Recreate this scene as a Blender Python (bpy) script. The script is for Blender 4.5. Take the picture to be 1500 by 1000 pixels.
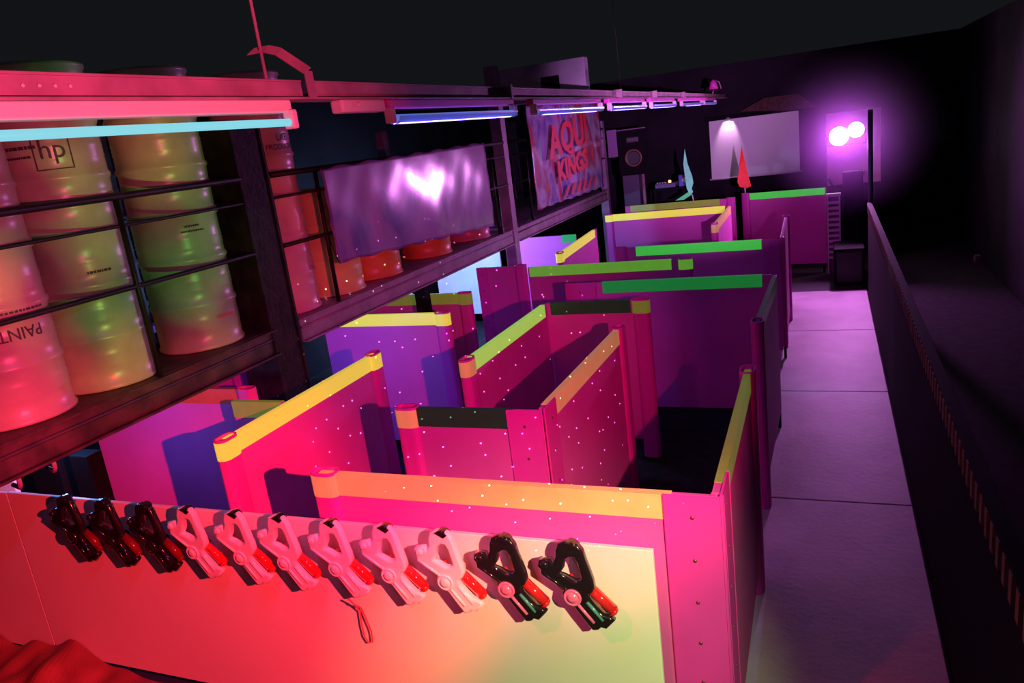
import bpy, bmesh, math, random
from mathutils import Vector, Matrix
random.seed(7)
for o in list(bpy.data.objects):
    bpy.data.objects.remove(o)
SC = bpy.context.scene
COL = SC.collection

# ------------------------------------------------------------------ camera
FPX = 1117.1
YAW, PITCH, ROLL = -0.40932, -0.258817, -0.127715
CAMZ = 3.0
def cam_axes():
    cy, sy = math.cos(YAW), math.sin(YAW)
    cp, sp = math.cos(PITCH), math.sin(PITCH)
    fwd = Vector((sy*cp, cy*cp, sp)); r = Vector((cy, -sy, 0)); u = r.cross(fwd)
    cr, sr = math.cos(ROLL), math.sin(ROLL)
    return cr*r+sr*u, -sr*r+cr*u, fwd
RX, UP, FW = cam_axes()
cd = bpy.data.cameras.new('camera')
cam = bpy.data.objects.new('camera', cd); COL.objects.link(cam)
cd.sensor_width = 36.0; cd.lens = FPX/1500*36.0; cd.clip_start = 0.05; cd.clip_end = 100
m = Matrix.Identity(4)
for i in range(3):
    m[i][0] = RX[i]; m[i][1] = UP[i]; m[i][2] = -FW[i]
m[2][3] = CAMZ
cam.matrix_world = m
SC.camera = cam

# ------------------------------------------------------------------ world, exposure
w = bpy.data.worlds.new('night'); SC.world = w; w.use_nodes = True
w.node_tree.nodes['Background'].inputs[0].default_value = (0.0058, 0.0068, 0.0080, 1)
w.node_tree.nodes['Background'].inputs[1].default_value = 1.0
SC.view_settings.view_transform = 'Standard'
SC.view_settings.look = 'None'
SC.view_settings.exposure = 0.0
SC.view_settings.gamma = 1.0
SC.view_settings.use_curve_mapping = False
SC.cycles.use_denoising = True
SC.cycles.max_bounces = 5
SC.cycles.sample_clamp_indirect = 4.0

# ------------------------------------------------------------------ stage lights
def aim(o, target):
    d = Vector(target)-o.location
    o.rotation_euler = d.to_track_quat('-Z', 'Y').to_euler()
def spot(name, loc, target, color, power, angle, blend=1.0, radius=0.02):
    l = bpy.data.lights.new(name, 'SPOT'); l.energy = power; l.color = color
    l.spot_size = math.radians(angle); l.spot_blend = blend; l.shadow_soft_size = radius
    o = bpy.data.objects.new(name, l); COL.objects.link(o); o.location = loc; aim(o, target)
    return o
def point(name, loc, color, power, radius=0.05):
    l = bpy.data.lights.new(name, 'POINT'); l.energy = power; l.color = color; l.shadow_soft_size = radius
    o = bpy.data.objects.new(name, l); COL.objects.link(o); o.location = loc
    return o
PAR = Vector((0.70, 0.70, 2.75))           # the party light beside the camera, found from the shadows
spot('par_red', PAR, (-3.75, 2.8, 0.45), (1, 0.026, 0.044), 2050, 41, 0.85)
spot('par_red_side', PAR, (-4.35, 2.30, 2.15), (1, 0.03, 0.12), 1050, 19, 0.6)
spot('par_red_tray', PAR, (-1.85, 1.75, 3.85), (1, 0.08, 0.20), 520, 58, 0.7)
spot('par_pink', PAR, (-2.75, 5.0, 1.2), (1, 0.035, 0.23), 640, 46, 0.85)
spot('par_warm', PAR, (-0.92, 2.8, 0.85), (0.62, 0.92, 0.30), 500, 37, 1.0)
spot('par_violet', PAR, (-2.9, 16.5, 3.5), (0.80, 0.32, 0.95), 4800, 25, 1.0)
spot('red_wash', (-1.6, 0.9, 3.3), (-1.0, 2.8, 0.10), (1, 0.02, 0.06), 120, 52, 1.0)
g = spot('green_effect', (0.5, 1.7, 2.05), (-4.2, 3.7, 2.75), (0.14, 1.0, 0.14), 230, 27, 0.4)
g2 = spot('amber_effect', (0.5, 1.75, 2.0), (-4.2, 4.1, 2.75), (1.0, 0.16, 0.06), 240, 25, 0.4)
FAR = Vector((0.30, 14.6, 2.35))
spot('far_flood', FAR, (-1.2, 4.0, 1.2), (0.80, 0.13, 0.95), 500, 130, 0.6, 0.06)
point('far_spill', FAR+Vector((0, 0.10, 0.0)), (1.0, 0.45, 0.75), 30, 0.06)
for k_, y_ in enumerate((1.7, 3.9, 5.9, 7.9, 9.7, 12.0)):
    l_ = bpy.data.lights.new('tube_glow', 'AREA'); l_.shape = 'RECTANGLE'; l_.size = 0.05; l_.size_y = 1.4; l_.energy = 9 if k_ == 0 else 4; l_.color = (0.40, 0.26, 1.0)
    o_ = bpy.data.objects.new('tube_glow', l_); COL.objects.link(o_); o_.location = (-1.82, y_, 3.13)
UVC = (0.15, 0.34, 1.0)
point('uv_a', (-4.75, 3.25, 1.50), UVC, 14, 0.1)
point('uv_b', (-4.3, 5.0, 1.45), UVC, 32, 0.1)
point('uv_c', (-5.5, 9.7, 1.40), (0.3, 0.55, 1.0), 220, 0.1)
point('uv_d', (-4.4, 9.9, 1.45), UVC, 22, 0.1)

def gobo(o, scale, lo, hi, seed=0.0, dots=False, size=0.05):
    l = o.data; l.use_nodes = True
    nt = l.node_tree; em = nt.nodes['Emission']
    tc = nt.nodes.new('ShaderNodeTexCoord')
    mp = nt.nodes.new('ShaderNodeMapping'); mp.inputs['Location'].default_value = (seed, seed*1.7, seed*0.6)
    nt.links.new(tc.outputs['Normal'], mp.inputs[0])
    if dots:
        sp = nt.nodes.new('ShaderNodeSeparateXYZ'); nt.links.new(tc.outputs['Normal'], sp.inputs[0])
        cb = nt.nodes.new('ShaderNodeCombineXYZ')
        for k in range(2):
            dv = nt.nodes.new('ShaderNodeMath'); dv.operation = 'DIVIDE'
            nt.links.new(sp.outputs[k], dv.inputs[0]); nt.links.new(sp.outputs[2], dv.inputs[1]); nt.links.new(dv.outputs[0], cb.inputs[k])
        v = nt.nodes.new('ShaderNodeTexVoronoi'); v.voronoi_dimensions = '2D'; v.inputs['Scale'].default_value = scale
        nt.links.new(cb.outputs[0], v.inputs['Vector'])
        c = nt.nodes.new('ShaderNodeMath'); c.operation = 'LESS_THAN'; c.inputs[1].default_value = size
        nt.links.new(v.outputs['Distance'], c.inputs[0]); nt.links.new(c.outputs[0], em.inputs['Strength'])
    else:
        n = nt.nodes.new('ShaderNodeTexNoise'); n.inputs['Scale'].default_value = scale; n.inputs['Detail'].default_value = 1.5
        nt.links.new(mp.outputs[0], n.inputs['Vector'])
        r = nt.nodes.new('ShaderNodeMapRange'); r.inputs[1].default_value = lo; r.inputs[2].default_value = hi
        nt.links.new(n.outputs[0], r.inputs[0]); nt.links.new(r.outputs[0], em.inputs['Strength'])
gobo(g, 7.0, 0.44, 0.60, 3.1)
gobo(g2, 6.0, 0.44, 0.60, 7.7)
st = spot('laser_stars', (0.62, 0.75, 2.8), (-2.75, 5.2, 1.15), (0.9, 0.75, 1.0), 9000, 30, 0.5, 0.0)
gobo(st, 32.0, 0, 1, 1.3, dots=True, size=0.034)

# ------------------------------------------------------------------ pixel helpers (1500 x 1000)
def ray(u, v):
    return RX*((u-750)/FPX) - UP*((v-500)/FPX) + FW
def on_y(u, v, y):
    r = ray(u, v); r = r*(y/r.y); return Vector((r.x, y, r.z+CAMZ))
def on_x(u, v, x):
    r = ray(u, v); r = r*(x/r.x); return Vector((x, r.y, r.z+CAMZ))
def on_z(u, v, z):
    r = ray(u, v); r = r*((z-CAMZ)/r.z); return Vector((r.x, r.y, z))

# ------------------------------------------------------------------ materials
MATS = {}
def mat(name, col, rough=0.5, metal=0.0, var=0.0, scale=6.0, bump=0.0, bscale=None, emit=None, estr=0.0, trans=0.0, coat=0.0, spec=0.5, col2=None):
    if name in MATS: return MATS[name]
    ma = bpy.data.materials.new(name); ma.use_nodes = True; nt = ma.node_tree
    b = nt.nodes['Principled BSDF']
    b.inputs['Roughness'].default_value = rough; b.inputs['Metallic'].default_value = metal
    b.inputs['Specular IOR Level'].default_value = spec
    b.inputs['Transmission Weight'].default_value = trans
    b.inputs['Coat Weight'].default_value = coat
    tc = nt.nodes.new('ShaderNodeTexCoord')
    if var > 0 or col2:
        n = nt.nodes.new('ShaderNodeTexNoise'); n.inputs['Scale'].default_value = scale; n.inputs['Detail'].default_value = 5
        nt.links.new(tc.outputs['Object'], n.inputs['Vector'])
        rp = nt.nodes.new('ShaderNodeValToRGB')
        c2 = col2 if col2 else tuple(max(0, c*(1-var)) for c in col)
        rp.color_ramp.elements[0].position = 0.38; rp.color_ramp.elements[1].position = 0.64
        rp.color_ramp.elements[0].color = (*c2, 1); rp.color_ramp.elements[1].color = (*col, 1)
        nt.links.new(n.outputs[0], rp.inputs[0]); nt.links.new(rp.outputs[0], b.inputs['Base Color'])
    else:
        b.inputs['Base Color'].default_value = (*col, 1)
    if bump > 0:
        n2 = nt.nodes.new('ShaderNodeTexNoise'); n2.inputs['Scale'].default_value = bscale or scale*4; n2.inputs['Detail'].default_value = 4
        nt.links.new(tc.outputs['Object'], n2.inputs['Vector'])
        bp = nt.nodes.new('ShaderNodeBump'); bp.inputs['Strength'].default_value = bump; bp.inputs['Distance'].default_value = 0.02
        nt.links.new(n2.outputs[0], bp.inputs['Height']); nt.links.new(bp.outputs[0], b.inputs['Normal'])
    if emit:
        b.inputs['Emission Color'].default_value = (*emit, 1); b.inputs['Emission Strength'].default_value = estr
    MATS[name] = ma
    return ma
PINK = mat('lilac_panel_paint', (0.86, 0.105, 0.58), 0.55, var=0.10, scale=2.2, bump=0.04, bscale=90)
PINKP = mat('lilac_post_plastic', (0.88, 0.050, 0.56), 0.42, var=0.08, scale=4)
WHITEB = mat('white_board', (0.90, 0.86, 0.84), 0.42, var=0.05, scale=1.7, bump=0.02, bscale=120)
BLACKP = mat('black_board', (0.007, 0.006, 0.008), 0.8, var=0.3, spec=0.12)
DARKW = mat('black_wall_paint', (0.022, 0.016, 0.024), 0.9, var=0.4, scale=1.2, bump=0.1, bscale=20, spec=0.1)
CONC = mat('concrete', (0.66, 0.58, 0.62), 0.55, var=0.34, scale=1.3, bump=0.12, bscale=22)
STEEL = mat('rusty_dark_steel', (0.09, 0.045, 0.05), 0.55, metal=0.1, var=0.6, scale=7, bump=0.25, bscale=30)
RAIL = mat('dark_rail_steel', (0.028, 0.012, 0.012), 0.5, metal=0.4, var=0.4, scale=9)
TRAY = mat('light_tray_steel', (0.50, 0.26, 0.36), 0.45, metal=0.1, var=0.35, scale=5, bump=0.08, bscale=25)
HOUS = mat('batten_housing', (0.85, 0.80, 0.74), 0.35)
HOLD = mat('white_lamp_holder', (0.85, 0.7, 0.8), 0.35)
DRUM = mat('cream_drum_paint', (0.52, 0.49, 0.38), 0.30, var=0.25, scale=3.2, bump=0.05, bscale=16)
DRUMO = mat('orange_lit_drum', (0.85, 0.30, 0.08), 0.35, var=0.25, scale=4)  # this and the next two: coloured light put into the drum colour
DRUMY = mat('yellow_lit_drum', (0.90, 0.72, 0.22), 0.35, var=0.2, scale=4)
DRUMP = mat('pink_lit_drum', (0.85, 0.42, 0.45), 0.3, var=0.15, scale=4)
PRINT = mat('dark_drum_print', (0.05, 0.03, 0.05), 0.6)
LABELW = mat('paper_label', (0.85, 0.80, 0.72), 0.6)
LABELR = mat('red_label_patch', (0.75, 0.16, 0.14), 0.6)
GWHITE = mat('white_gun_plastic', (0.86, 0.80, 0.86), 0.25, coat=0.5)
GBLACK = mat('black_gun_plastic', (0.012, 0.010, 0.014), 0.16, coat=0.8)
GRED = mat('translucent_red_plastic', (0.55, 0.02, 0.025), 0.14, coat=0.8)
GRED2 = mat('dark_red_plastic', (0.16, 0.008, 0.012), 0.14, coat=0.8)
GTEAL = mat('teal_gun_strip', (0.06, 0.30, 0.26), 0.2)
GPINK = mat('pink_gun_strip', (0.70, 0.16, 0.35), 0.2)
CORD = mat('red_cord', (0.75, 0.05, 0.12), 0.6)
SCREW = mat('dark_screw', (0.30, 0.06, 0.10), 0.4, metal=0.5)
CLOTHR = mat('crumpled_red_sheet', (0.34, 0.09, 0.08), 0.4, var=0.3, scale=5)
SCRN = mat('projection_screen', (0.80, 0.74, 0.80), 0.5)
def tape(name, col, glow):  # added emission: blacklight fluorescence, raised per tape to stand in for light
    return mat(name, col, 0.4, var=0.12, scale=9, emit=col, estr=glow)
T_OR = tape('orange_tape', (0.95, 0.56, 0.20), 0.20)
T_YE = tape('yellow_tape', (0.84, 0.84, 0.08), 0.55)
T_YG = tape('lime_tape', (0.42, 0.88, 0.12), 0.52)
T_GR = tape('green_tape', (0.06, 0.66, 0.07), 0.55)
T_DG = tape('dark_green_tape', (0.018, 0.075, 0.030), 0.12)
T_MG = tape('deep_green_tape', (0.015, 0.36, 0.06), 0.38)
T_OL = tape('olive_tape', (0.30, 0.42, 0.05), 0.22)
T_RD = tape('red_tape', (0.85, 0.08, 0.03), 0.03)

# ------------------------------------------------------------------ mesh helpers
class MB:
    def __init__(s): s.bm = bmesh.new()
    def box(s, a, b, bev=0.0):
        a = Vector(a); b = Vector(b)
        lo = Vector((min(a[i], b[i]) for i in range(3))); hi = Vector((max(a[i], b[i]) for i in range(3)))
        r = bmesh.ops.create_cube(s.bm, size=1.0)
        for v in r['verts']:
            v.co = Vector(((v.co[i]+0.5)*(hi[i]-lo[i])+lo[i] for i in range(3)))
        if bev > 0:
            es = list({e for v in r['verts'] for e in v.link_edges})
            bmesh.ops.bevel(s.bm, geom=es, offset=bev, segments=2, profile=0.5, affect='EDGES')
        return s
    def obox(s, p0, p1, w, z0, z1, bev=0.0):       # box along p0-p1 (xy), width w
        p0 = Vector((p0[0], p0[1], 0)); p1 = Vector((p1[0], p1[1], 0)); d = (p1-p0); L = d.length; d.normalize()
        n = Vector((-d.y, d.x, 0))
        r = bmesh.ops.create_cube(s.bm, size=1.0)
        for v in r['verts']:
            c = v.co.copy()
            v.co = p0 + d*((c.x+0.5)*L) + n*(c.y*w) + Vector((0, 0, z0+(c.z+0.5)*(z1-z0)))
        if bev > 0:
            es = list({e for v in r['verts'] for e in v.link_edges})
            bmesh.ops.bevel(s.bm, geom=es, offset=bev, segments=2, profile=0.5, affect='EDGES')
        return s
    def tube(s, pts, r, seg=10, caps=True, closed=False):
        pts = [Vector(p) for p in pts]; rings = []; n = len(pts)
        rr = r if isinstance(r, (list, tuple)) else [r]*n
        prev = None
        for i, p in enumerate(pts):
            if closed: t = pts[(i+1) % n]-pts[i-1]
            else: t = pts[min(i+1, n-1)]-pts[max(i-1, 0)]
            t.normalize()
            if prev is None:
                a = Vector((0, 0, 1)) if abs(t.z) < 0.9 else Vector((1, 0, 0))
            else: a = prev
            x = (a-t*a.dot(t)).normalized(); prev = x; y = t.cross(x)
            rings.append([s.bm.verts.new(p+(x*math.cos(k*2*math.pi/seg)+y*math.sin(k*2*math.pi/seg))*rr[i]) for k in range(seg)])
        m2 = n if closed else n-1
        for i in range(m2):
            A = rings[i]; B = rings[(i+1) % n]
            for k in range(seg):
                s.bm.faces.new((A[k], A[(k+1) % seg], B[(k+1) % seg], B[k])).smooth = True
        if caps and not closed:
            s.bm.faces.new(rings[0][::-1]); s.bm.faces.new(rings[-1])
        return s
    def lathe(s, prof, c=(0, 0, 0), seg=48, axis='z', cap=True):
        c = Vector(c); rings = []
        for (r, h) in prof:
            ring = []
            for k in range(seg):
                a = k*2*math.pi/seg; x, y = r*math.cos(a), r*math.sin(a)
                v = Vector((x, y, h)) if axis == 'z' else (Vector((x, h, y)) if axis == 'y' else Vector((h, x, y)))
                ring.append(s.bm.verts.new(c+v))
            rings.append(ring)
        for A, B in zip(rings[:-1], rings[1:]):
            for k in range(seg):
                s.bm.faces.new((A[k], A[(k+1) % seg], B[(k+1) % seg], B[k])).smooth = True
        if cap:
            s.bm.faces.new(rings[0][::-1]); s.bm.faces.new(rings[-1])
        return s
    def prism(s, outline, z0, z1, cap=True):         # xy outline
        A = [s.bm.verts.new((x, y, z0)) for x, y in outline]; B = [s.bm.verts.new((x, y, z1)) for x, y in outline]
        n = len(A)
        for k in range(n): s.bm.faces.new((A[k], A[(k+1) % n], B[(k+1) % n], B[k]))
        if cap: s.bm.faces.new(A[::-1]); s.bm.faces.new(B)
        return s
    def ringprism(s, out, inn, z0, z1):
        n = len(out)
        V = [[s.bm.verts.new((x, y, z)) for x, y in o] for o in (out, inn) for z in (z0, z1)]
        for k in range(n):
            j = (k+1) % n
            s.bm.faces.new((V[0][k], V[0][j], V[1][j], V[1][k])); s.bm.faces.new((V[2][j], V[2][k], V[3][k], V[3][j]))
            s.bm.faces.new((V[1][k], V[1][j], V[3][j], V[3][k])); s.bm.faces.new((V[0][j], V[0][k], V[2][k], V[2][j]))
        return s
    def done(s, name):
        bmesh.ops.recalc_face_normals(s.bm, faces=s.bm.faces)
        me = bpy.data.meshes.new(name); s.bm.to_mesh(me); s.bm.free(); return me
def obj(name, mb, material, parent=None, smooth=False):
    """mesh given in world coordinates; becomes a child of parent (an unrotated Empty or mesh)"""
    me = mb.done(name) if isinstance(mb, MB) else mb
    if smooth:
        for p in me.polygons: p.use_smooth = True
    o = bpy.data.objects.new(name, me); COL.objects.link(o)
    if material: me.materials.append(material)
    if parent:
        off = Vector(parent['_w'])
        me.transform(Matrix.Translation(-off)); o.parent = parent; o['_w'] = tuple(off)
    else:
        o['_w'] = (0, 0, 0)
    return o
def thing(name, label, cat, loc, group=None):
    o = bpy.data.objects.new(name, None); COL.objects.link(o); o.location = loc; o['_w'] = tuple(loc)
    o.empty_display_size = 0.1
    o['label'] = label; o['category'] = cat
    if group: o['group'] = group
    return o
def tag(o, label, cat, group=None):
    # move the origin of a one-mesh thing to its base
    me = o.data; vs = [v.co for v in me.vertices]
    c = Vector((sum(v.x for v in vs)/len(vs), sum(v.y for v in vs)/len(vs), min(v.z for v in vs)))
    me.transform(Matrix.Translation(-c)); o.location = c; o['_w'] = tuple(c)
    o['label'] = label; o['category'] = cat
    if group: o['group'] = group
    return o
def struct(o):
    o['kind'] = 'structure'; return o
def text_mesh(txt, size, extrude=0.0, bold=0.0):
    c = bpy.data.curves.new('lettering', 'FONT'); c.body = txt; c.size = size; c.extrude = extrude
    c.align_x = 'CENTER'; c.resolution_u = 3; c.offset = bold
    o = bpy.data.objects.new('lettering', c); COL.objects.link(o)
    bpy.context.view_layer.update()
    me = bpy.data.meshes.new_from_object(o.evaluated_get(bpy.context.evaluated_depsgraph_get()))
    bpy.data.objects.remove(o); bpy.data.curves.remove(c)
    return me
def outline_mesh(loops, extrude, bevel=0.0):
    """filled 2D outline with holes, extruded both ways along z"""
    c = bpy.data.curves.new('outline', 'CURVE'); c.dimensions = '2D'; c.fill_mode = 'BOTH'; c.extrude = extrude; c.bevel_depth = bevel; c.bevel_resolution = 2
    for lp in loops:
        s = c.splines.new('POLY'); s.points.add(len(lp)-1); s.use_cyclic_u = True
        for p, q in zip(s.points, lp): p.co = (q[0], q[1], 0, 1)
    o = bpy.data.objects.new('outline', c); COL.objects.link(o)
    bpy.context.view_layer.update()
    me = bpy.data.meshes.new_from_object(o.evaluated_get(bpy.context.evaluated_depsgraph_get()))
    bpy.data.objects.remove(o); bpy.data.curves.remove(c)
    return me

# ================================================================== setting
def slabs():
    f = struct(obj('floor', MB().box((-7.2, -1.5, -0.1), (2.6, 18.2, 0.0)), mat('shaded_floor', (0.035, 0.028, 0.036), 0.9, var=0.3, scale=8, spec=0.1)))  # shade on the maze floor put into a near-black base colour
    # the aisle slabs, with recessed joints
    ys = [-1.4, 1.2, 3.4, 5.75, 8.22, 10.6, 12.95]
    for a, b in zip(ys[:-1], ys[1:]):
        s = obj('slab', MB().box((-0.62, a+0.006, 0.0), (0.545, b-0.006, 0.022), 0.006), CONC, f)
    obj('dark_mat', MB().box((-1.9, 12.98, 0.0), (0.5, 14.9, 0.012), 0.004), mat('dark_rubber_mat', (0.03, 0.022, 0.032), 0.8), f)
slabs()
struct(obj('wall_back', MB().box((-7.2, 17.75, 0), (2.6, 17.95, 3.95)), DARKW))
struct(obj('wall_left', MB().box((-7.2, -1.5, 0), (-7.0, 17.75, 3.95)), DARKW))
struct(obj('wall_right', MB().box((2.4, -1.5, 0), (2.6, 17.75, 3.95)), DARKW))

# low barrier along the aisle with a slatted top edge
def barrier():
    t = thing('low_barrier', 'low dark barrier with a slatted brown top edge along the aisle', 'barrier', (0.62, 7.0, 0))
    obj('body', MB().box((0.56, 0.6, 0), (0.60, 12.7, 1.29), 0.006), BLACKP, t)
    obj('top_rail', MB().box((0.55, 0.6, 1.395), (0.61, 12.7, 1.41), 0.003), BLACKP, t)
    br = mat('brown_slat', (0.30, 0.12, 0.06), 0.6, var=0.3, scale=12)
    y = 1.2
    while y < 12.6:
        obj('slat', MB().box((0.545, y, 1.285), (0.60, y+0.045, 1.40)), br, t); y += 0.11
barrier()
t = thing('aisle_end_pole', 'slim violet-lit pole at the far end of the aisle barrier', 'pole', (0.60, 12.78, 0))
obj('base', MB().box((0.54, 12.72, 0), (0.66, 12.84, 0.015)), RAIL, t)
obj('pole', MB().tube([(0.60, 12.78, 0.01), (0.60, 12.78, 2.75)], 0.035, 14), mat('violet_pole_paint', (0.16, 0.08, 0.22), 0.5), t)

# ================================================================== maze panels
Z0, Z1, TZ = 0.18, 1.50, 1.388
def stadium(c, d, L, W, n=7):
    d = Vector((d[0], d[1])).normalized(); q = Vector((-d.y, d.x)); c = Vector((c[0], c[1])); pts = []
    r = W/2; h = max(L/2-r, 0)
    for k in range(n+1):
        a = -math.pi/2+math.pi*k/n; pts.append(c+d*(h+r*math.cos(a))+q*(r*math.sin(a)))
    for k in range(n+1):
        a = math.pi/2+math.pi*k/n; pts.append(c+d*(-h+r*math.cos(a))+q*(r*math.sin(a)))
    return [(p.x, p.y) for p in pts]
def panel(label, p0, p1, tp=None, t0=None, t1=None, posts=(0, 0), covers=(), post_tape=None, sheet=PINK, group='maze panels', bottom=Z0):
    p0 = Vector(p0); p1 = Vector(p1); d = (p1-p0); L = d.length; d.normalize()
    mid = (p0+p1)/2
    t = thing('maze_panel', label, 'panel', (mid.x, mid.y, 0), group)
    s = obj('sheet', MB().obox(p0, p1, 0.034, bottom, Z1, 0.004), sheet, t)
    if tp:
        a = p0+d*(t0 if t0 is not None else 0.0); b = p0+d*(t1 if t1 is not None else L)
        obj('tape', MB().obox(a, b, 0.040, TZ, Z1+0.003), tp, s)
    for i, (p, on) in enumerate(((p0, posts[0]), (p1, posts[1]))):
        if on:
            c = p+d*(0.03 if i == 0 else -0.03)
            o1 = stadium(c, d, 0.155, 0.092); o2 = stadium(c, d, 0.135, 0.072)
            mb = MB().ringprism(o1, o2, 0.012, Z1+0.012); mb.prism(o2, 0.02, Z1-0.03)
            po = obj('end_post', mb, PINKP, t)
            pt = post_tape if post_tape is not None else tp
            if pt:
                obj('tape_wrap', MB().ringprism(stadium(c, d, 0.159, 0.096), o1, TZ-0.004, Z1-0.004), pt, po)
            obj('foot', MB().prism(stadium(c, d, 0.22, 0.15), 0.0, 0.014), BLACKP, t)
        else:
            c = p+d*(0.05 if i == 0 else -0.05)
            obj('leg', MB().obox(c-d*0.02, c+d*0.02, 0.03, 0.0, bottom+0.03), BLACKP, t)
    for (which, side, ln) in covers:
        n = Vector((-d.y, d.x))*side
        e = p0 if which == 0 else p1; dd = d if which == 0 else -d
        a = e-dd*0.022+n*0.024; b = e+dd*ln+n*0.024
        cv = obj('corner_cover', MB().obox(a, b, 0.012, bottom-0.02, Z1+0.004, 0.003), PINKP, t)
        for k in range(6):
            q = e+dd*(ln*0.45)+n*0.031; z = Z1-0.09-k*0.2
            mb = MB(); mb.lathe([(0.009, -0.002), (0.008, 0.0025), (0.003, 0.0035)], (0, 0, 0), 10)
            R = Vector((0, 0, 1)).rotation_difference(Vector((n.x, n.y, 0))).to_matrix().to_4x4()
            bmesh.ops.transform(mb.bm, matrix=Matrix.Translation((q.x, q.y, z)) @ R, verts=mb.bm.verts)
            obj('screw', mb, SCREW, cv)
    return t
XA, XB, XC, XD = -0.44, -1.51, -2.42, -3.33
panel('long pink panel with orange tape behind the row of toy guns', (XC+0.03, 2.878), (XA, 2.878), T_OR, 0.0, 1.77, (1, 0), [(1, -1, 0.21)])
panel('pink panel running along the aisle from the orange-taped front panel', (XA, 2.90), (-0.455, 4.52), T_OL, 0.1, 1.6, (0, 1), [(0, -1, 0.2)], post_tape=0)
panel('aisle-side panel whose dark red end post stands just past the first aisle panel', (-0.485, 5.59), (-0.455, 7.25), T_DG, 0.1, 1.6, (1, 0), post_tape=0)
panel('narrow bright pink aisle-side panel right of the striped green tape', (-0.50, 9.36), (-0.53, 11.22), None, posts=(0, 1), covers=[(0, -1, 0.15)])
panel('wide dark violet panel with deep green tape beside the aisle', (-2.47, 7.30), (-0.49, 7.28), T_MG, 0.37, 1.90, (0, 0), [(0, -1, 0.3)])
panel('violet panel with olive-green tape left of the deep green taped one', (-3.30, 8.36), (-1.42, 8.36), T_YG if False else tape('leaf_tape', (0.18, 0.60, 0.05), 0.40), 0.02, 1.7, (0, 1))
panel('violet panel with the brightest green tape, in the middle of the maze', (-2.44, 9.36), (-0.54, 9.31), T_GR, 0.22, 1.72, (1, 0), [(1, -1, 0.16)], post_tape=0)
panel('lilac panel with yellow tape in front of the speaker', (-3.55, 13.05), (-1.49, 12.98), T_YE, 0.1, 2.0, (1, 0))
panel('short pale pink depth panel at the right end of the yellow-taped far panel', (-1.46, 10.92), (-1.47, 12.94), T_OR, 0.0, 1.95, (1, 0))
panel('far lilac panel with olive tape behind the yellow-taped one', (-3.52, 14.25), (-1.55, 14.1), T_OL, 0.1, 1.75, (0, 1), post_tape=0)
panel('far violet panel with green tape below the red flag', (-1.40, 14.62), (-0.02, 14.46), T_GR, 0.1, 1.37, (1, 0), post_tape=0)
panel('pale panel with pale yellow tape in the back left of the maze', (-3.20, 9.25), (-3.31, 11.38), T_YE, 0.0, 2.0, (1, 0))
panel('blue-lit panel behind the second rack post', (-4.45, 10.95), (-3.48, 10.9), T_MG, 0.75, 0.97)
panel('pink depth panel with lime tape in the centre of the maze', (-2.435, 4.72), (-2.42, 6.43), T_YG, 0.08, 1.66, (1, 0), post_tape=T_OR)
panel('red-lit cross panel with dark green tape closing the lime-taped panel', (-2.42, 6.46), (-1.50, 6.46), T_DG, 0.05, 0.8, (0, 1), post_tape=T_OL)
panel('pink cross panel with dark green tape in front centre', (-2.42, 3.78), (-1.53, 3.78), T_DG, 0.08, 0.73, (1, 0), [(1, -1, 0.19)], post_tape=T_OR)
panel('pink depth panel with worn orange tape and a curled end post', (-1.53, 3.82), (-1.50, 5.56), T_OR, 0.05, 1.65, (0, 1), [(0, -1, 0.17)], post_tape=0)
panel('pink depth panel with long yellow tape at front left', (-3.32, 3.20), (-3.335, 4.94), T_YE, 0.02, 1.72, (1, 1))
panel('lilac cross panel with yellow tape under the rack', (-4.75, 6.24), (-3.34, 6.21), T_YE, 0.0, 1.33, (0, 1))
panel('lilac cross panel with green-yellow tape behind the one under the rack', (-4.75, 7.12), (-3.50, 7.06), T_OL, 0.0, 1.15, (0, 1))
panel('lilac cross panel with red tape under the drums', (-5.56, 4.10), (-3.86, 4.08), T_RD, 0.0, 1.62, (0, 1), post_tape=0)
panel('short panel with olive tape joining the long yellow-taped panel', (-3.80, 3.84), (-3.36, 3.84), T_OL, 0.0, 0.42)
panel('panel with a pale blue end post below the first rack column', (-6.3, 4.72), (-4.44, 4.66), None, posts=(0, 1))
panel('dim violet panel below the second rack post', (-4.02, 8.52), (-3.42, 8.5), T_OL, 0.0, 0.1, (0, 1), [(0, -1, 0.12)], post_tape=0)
panel('pale blue panel far left behind the rack', (-6.2, 11.45), (-4.98, 11.45), None, bottom=0.2, sheet=mat('pale_panel_paint', (0.72, 0.66, 0.80), 0.5, var=0.12, scale=3))
panel('red-lit panel end at the far left behind the white board', (-6.6, 3.02), (-5.0, 3.02), None, sheet=WHITEB)

# black boards below the rack, left
for a, b, y, zt, lb in ((-5.33, -5.02, 3.36, 1.36, 'wide black upright board below the rack at far left'), (-4.80, -4.62, 3.30, 1.30, 'narrow black upright board below the rack at left')):
    t = thing('black_board', lb, 'board', ((a+b)/2, y, 0), 'black boards')
    obj('board', MB().box((a, y-0.02, 0.02), (b, y+0.10, zt), 0.008), BLACKP, t)
    obj('foot', MB().box((a-0.03, y-0.08, 0), (b+0.03, y+0.16, 0.022), 0.004), BLACKP, t)

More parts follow.
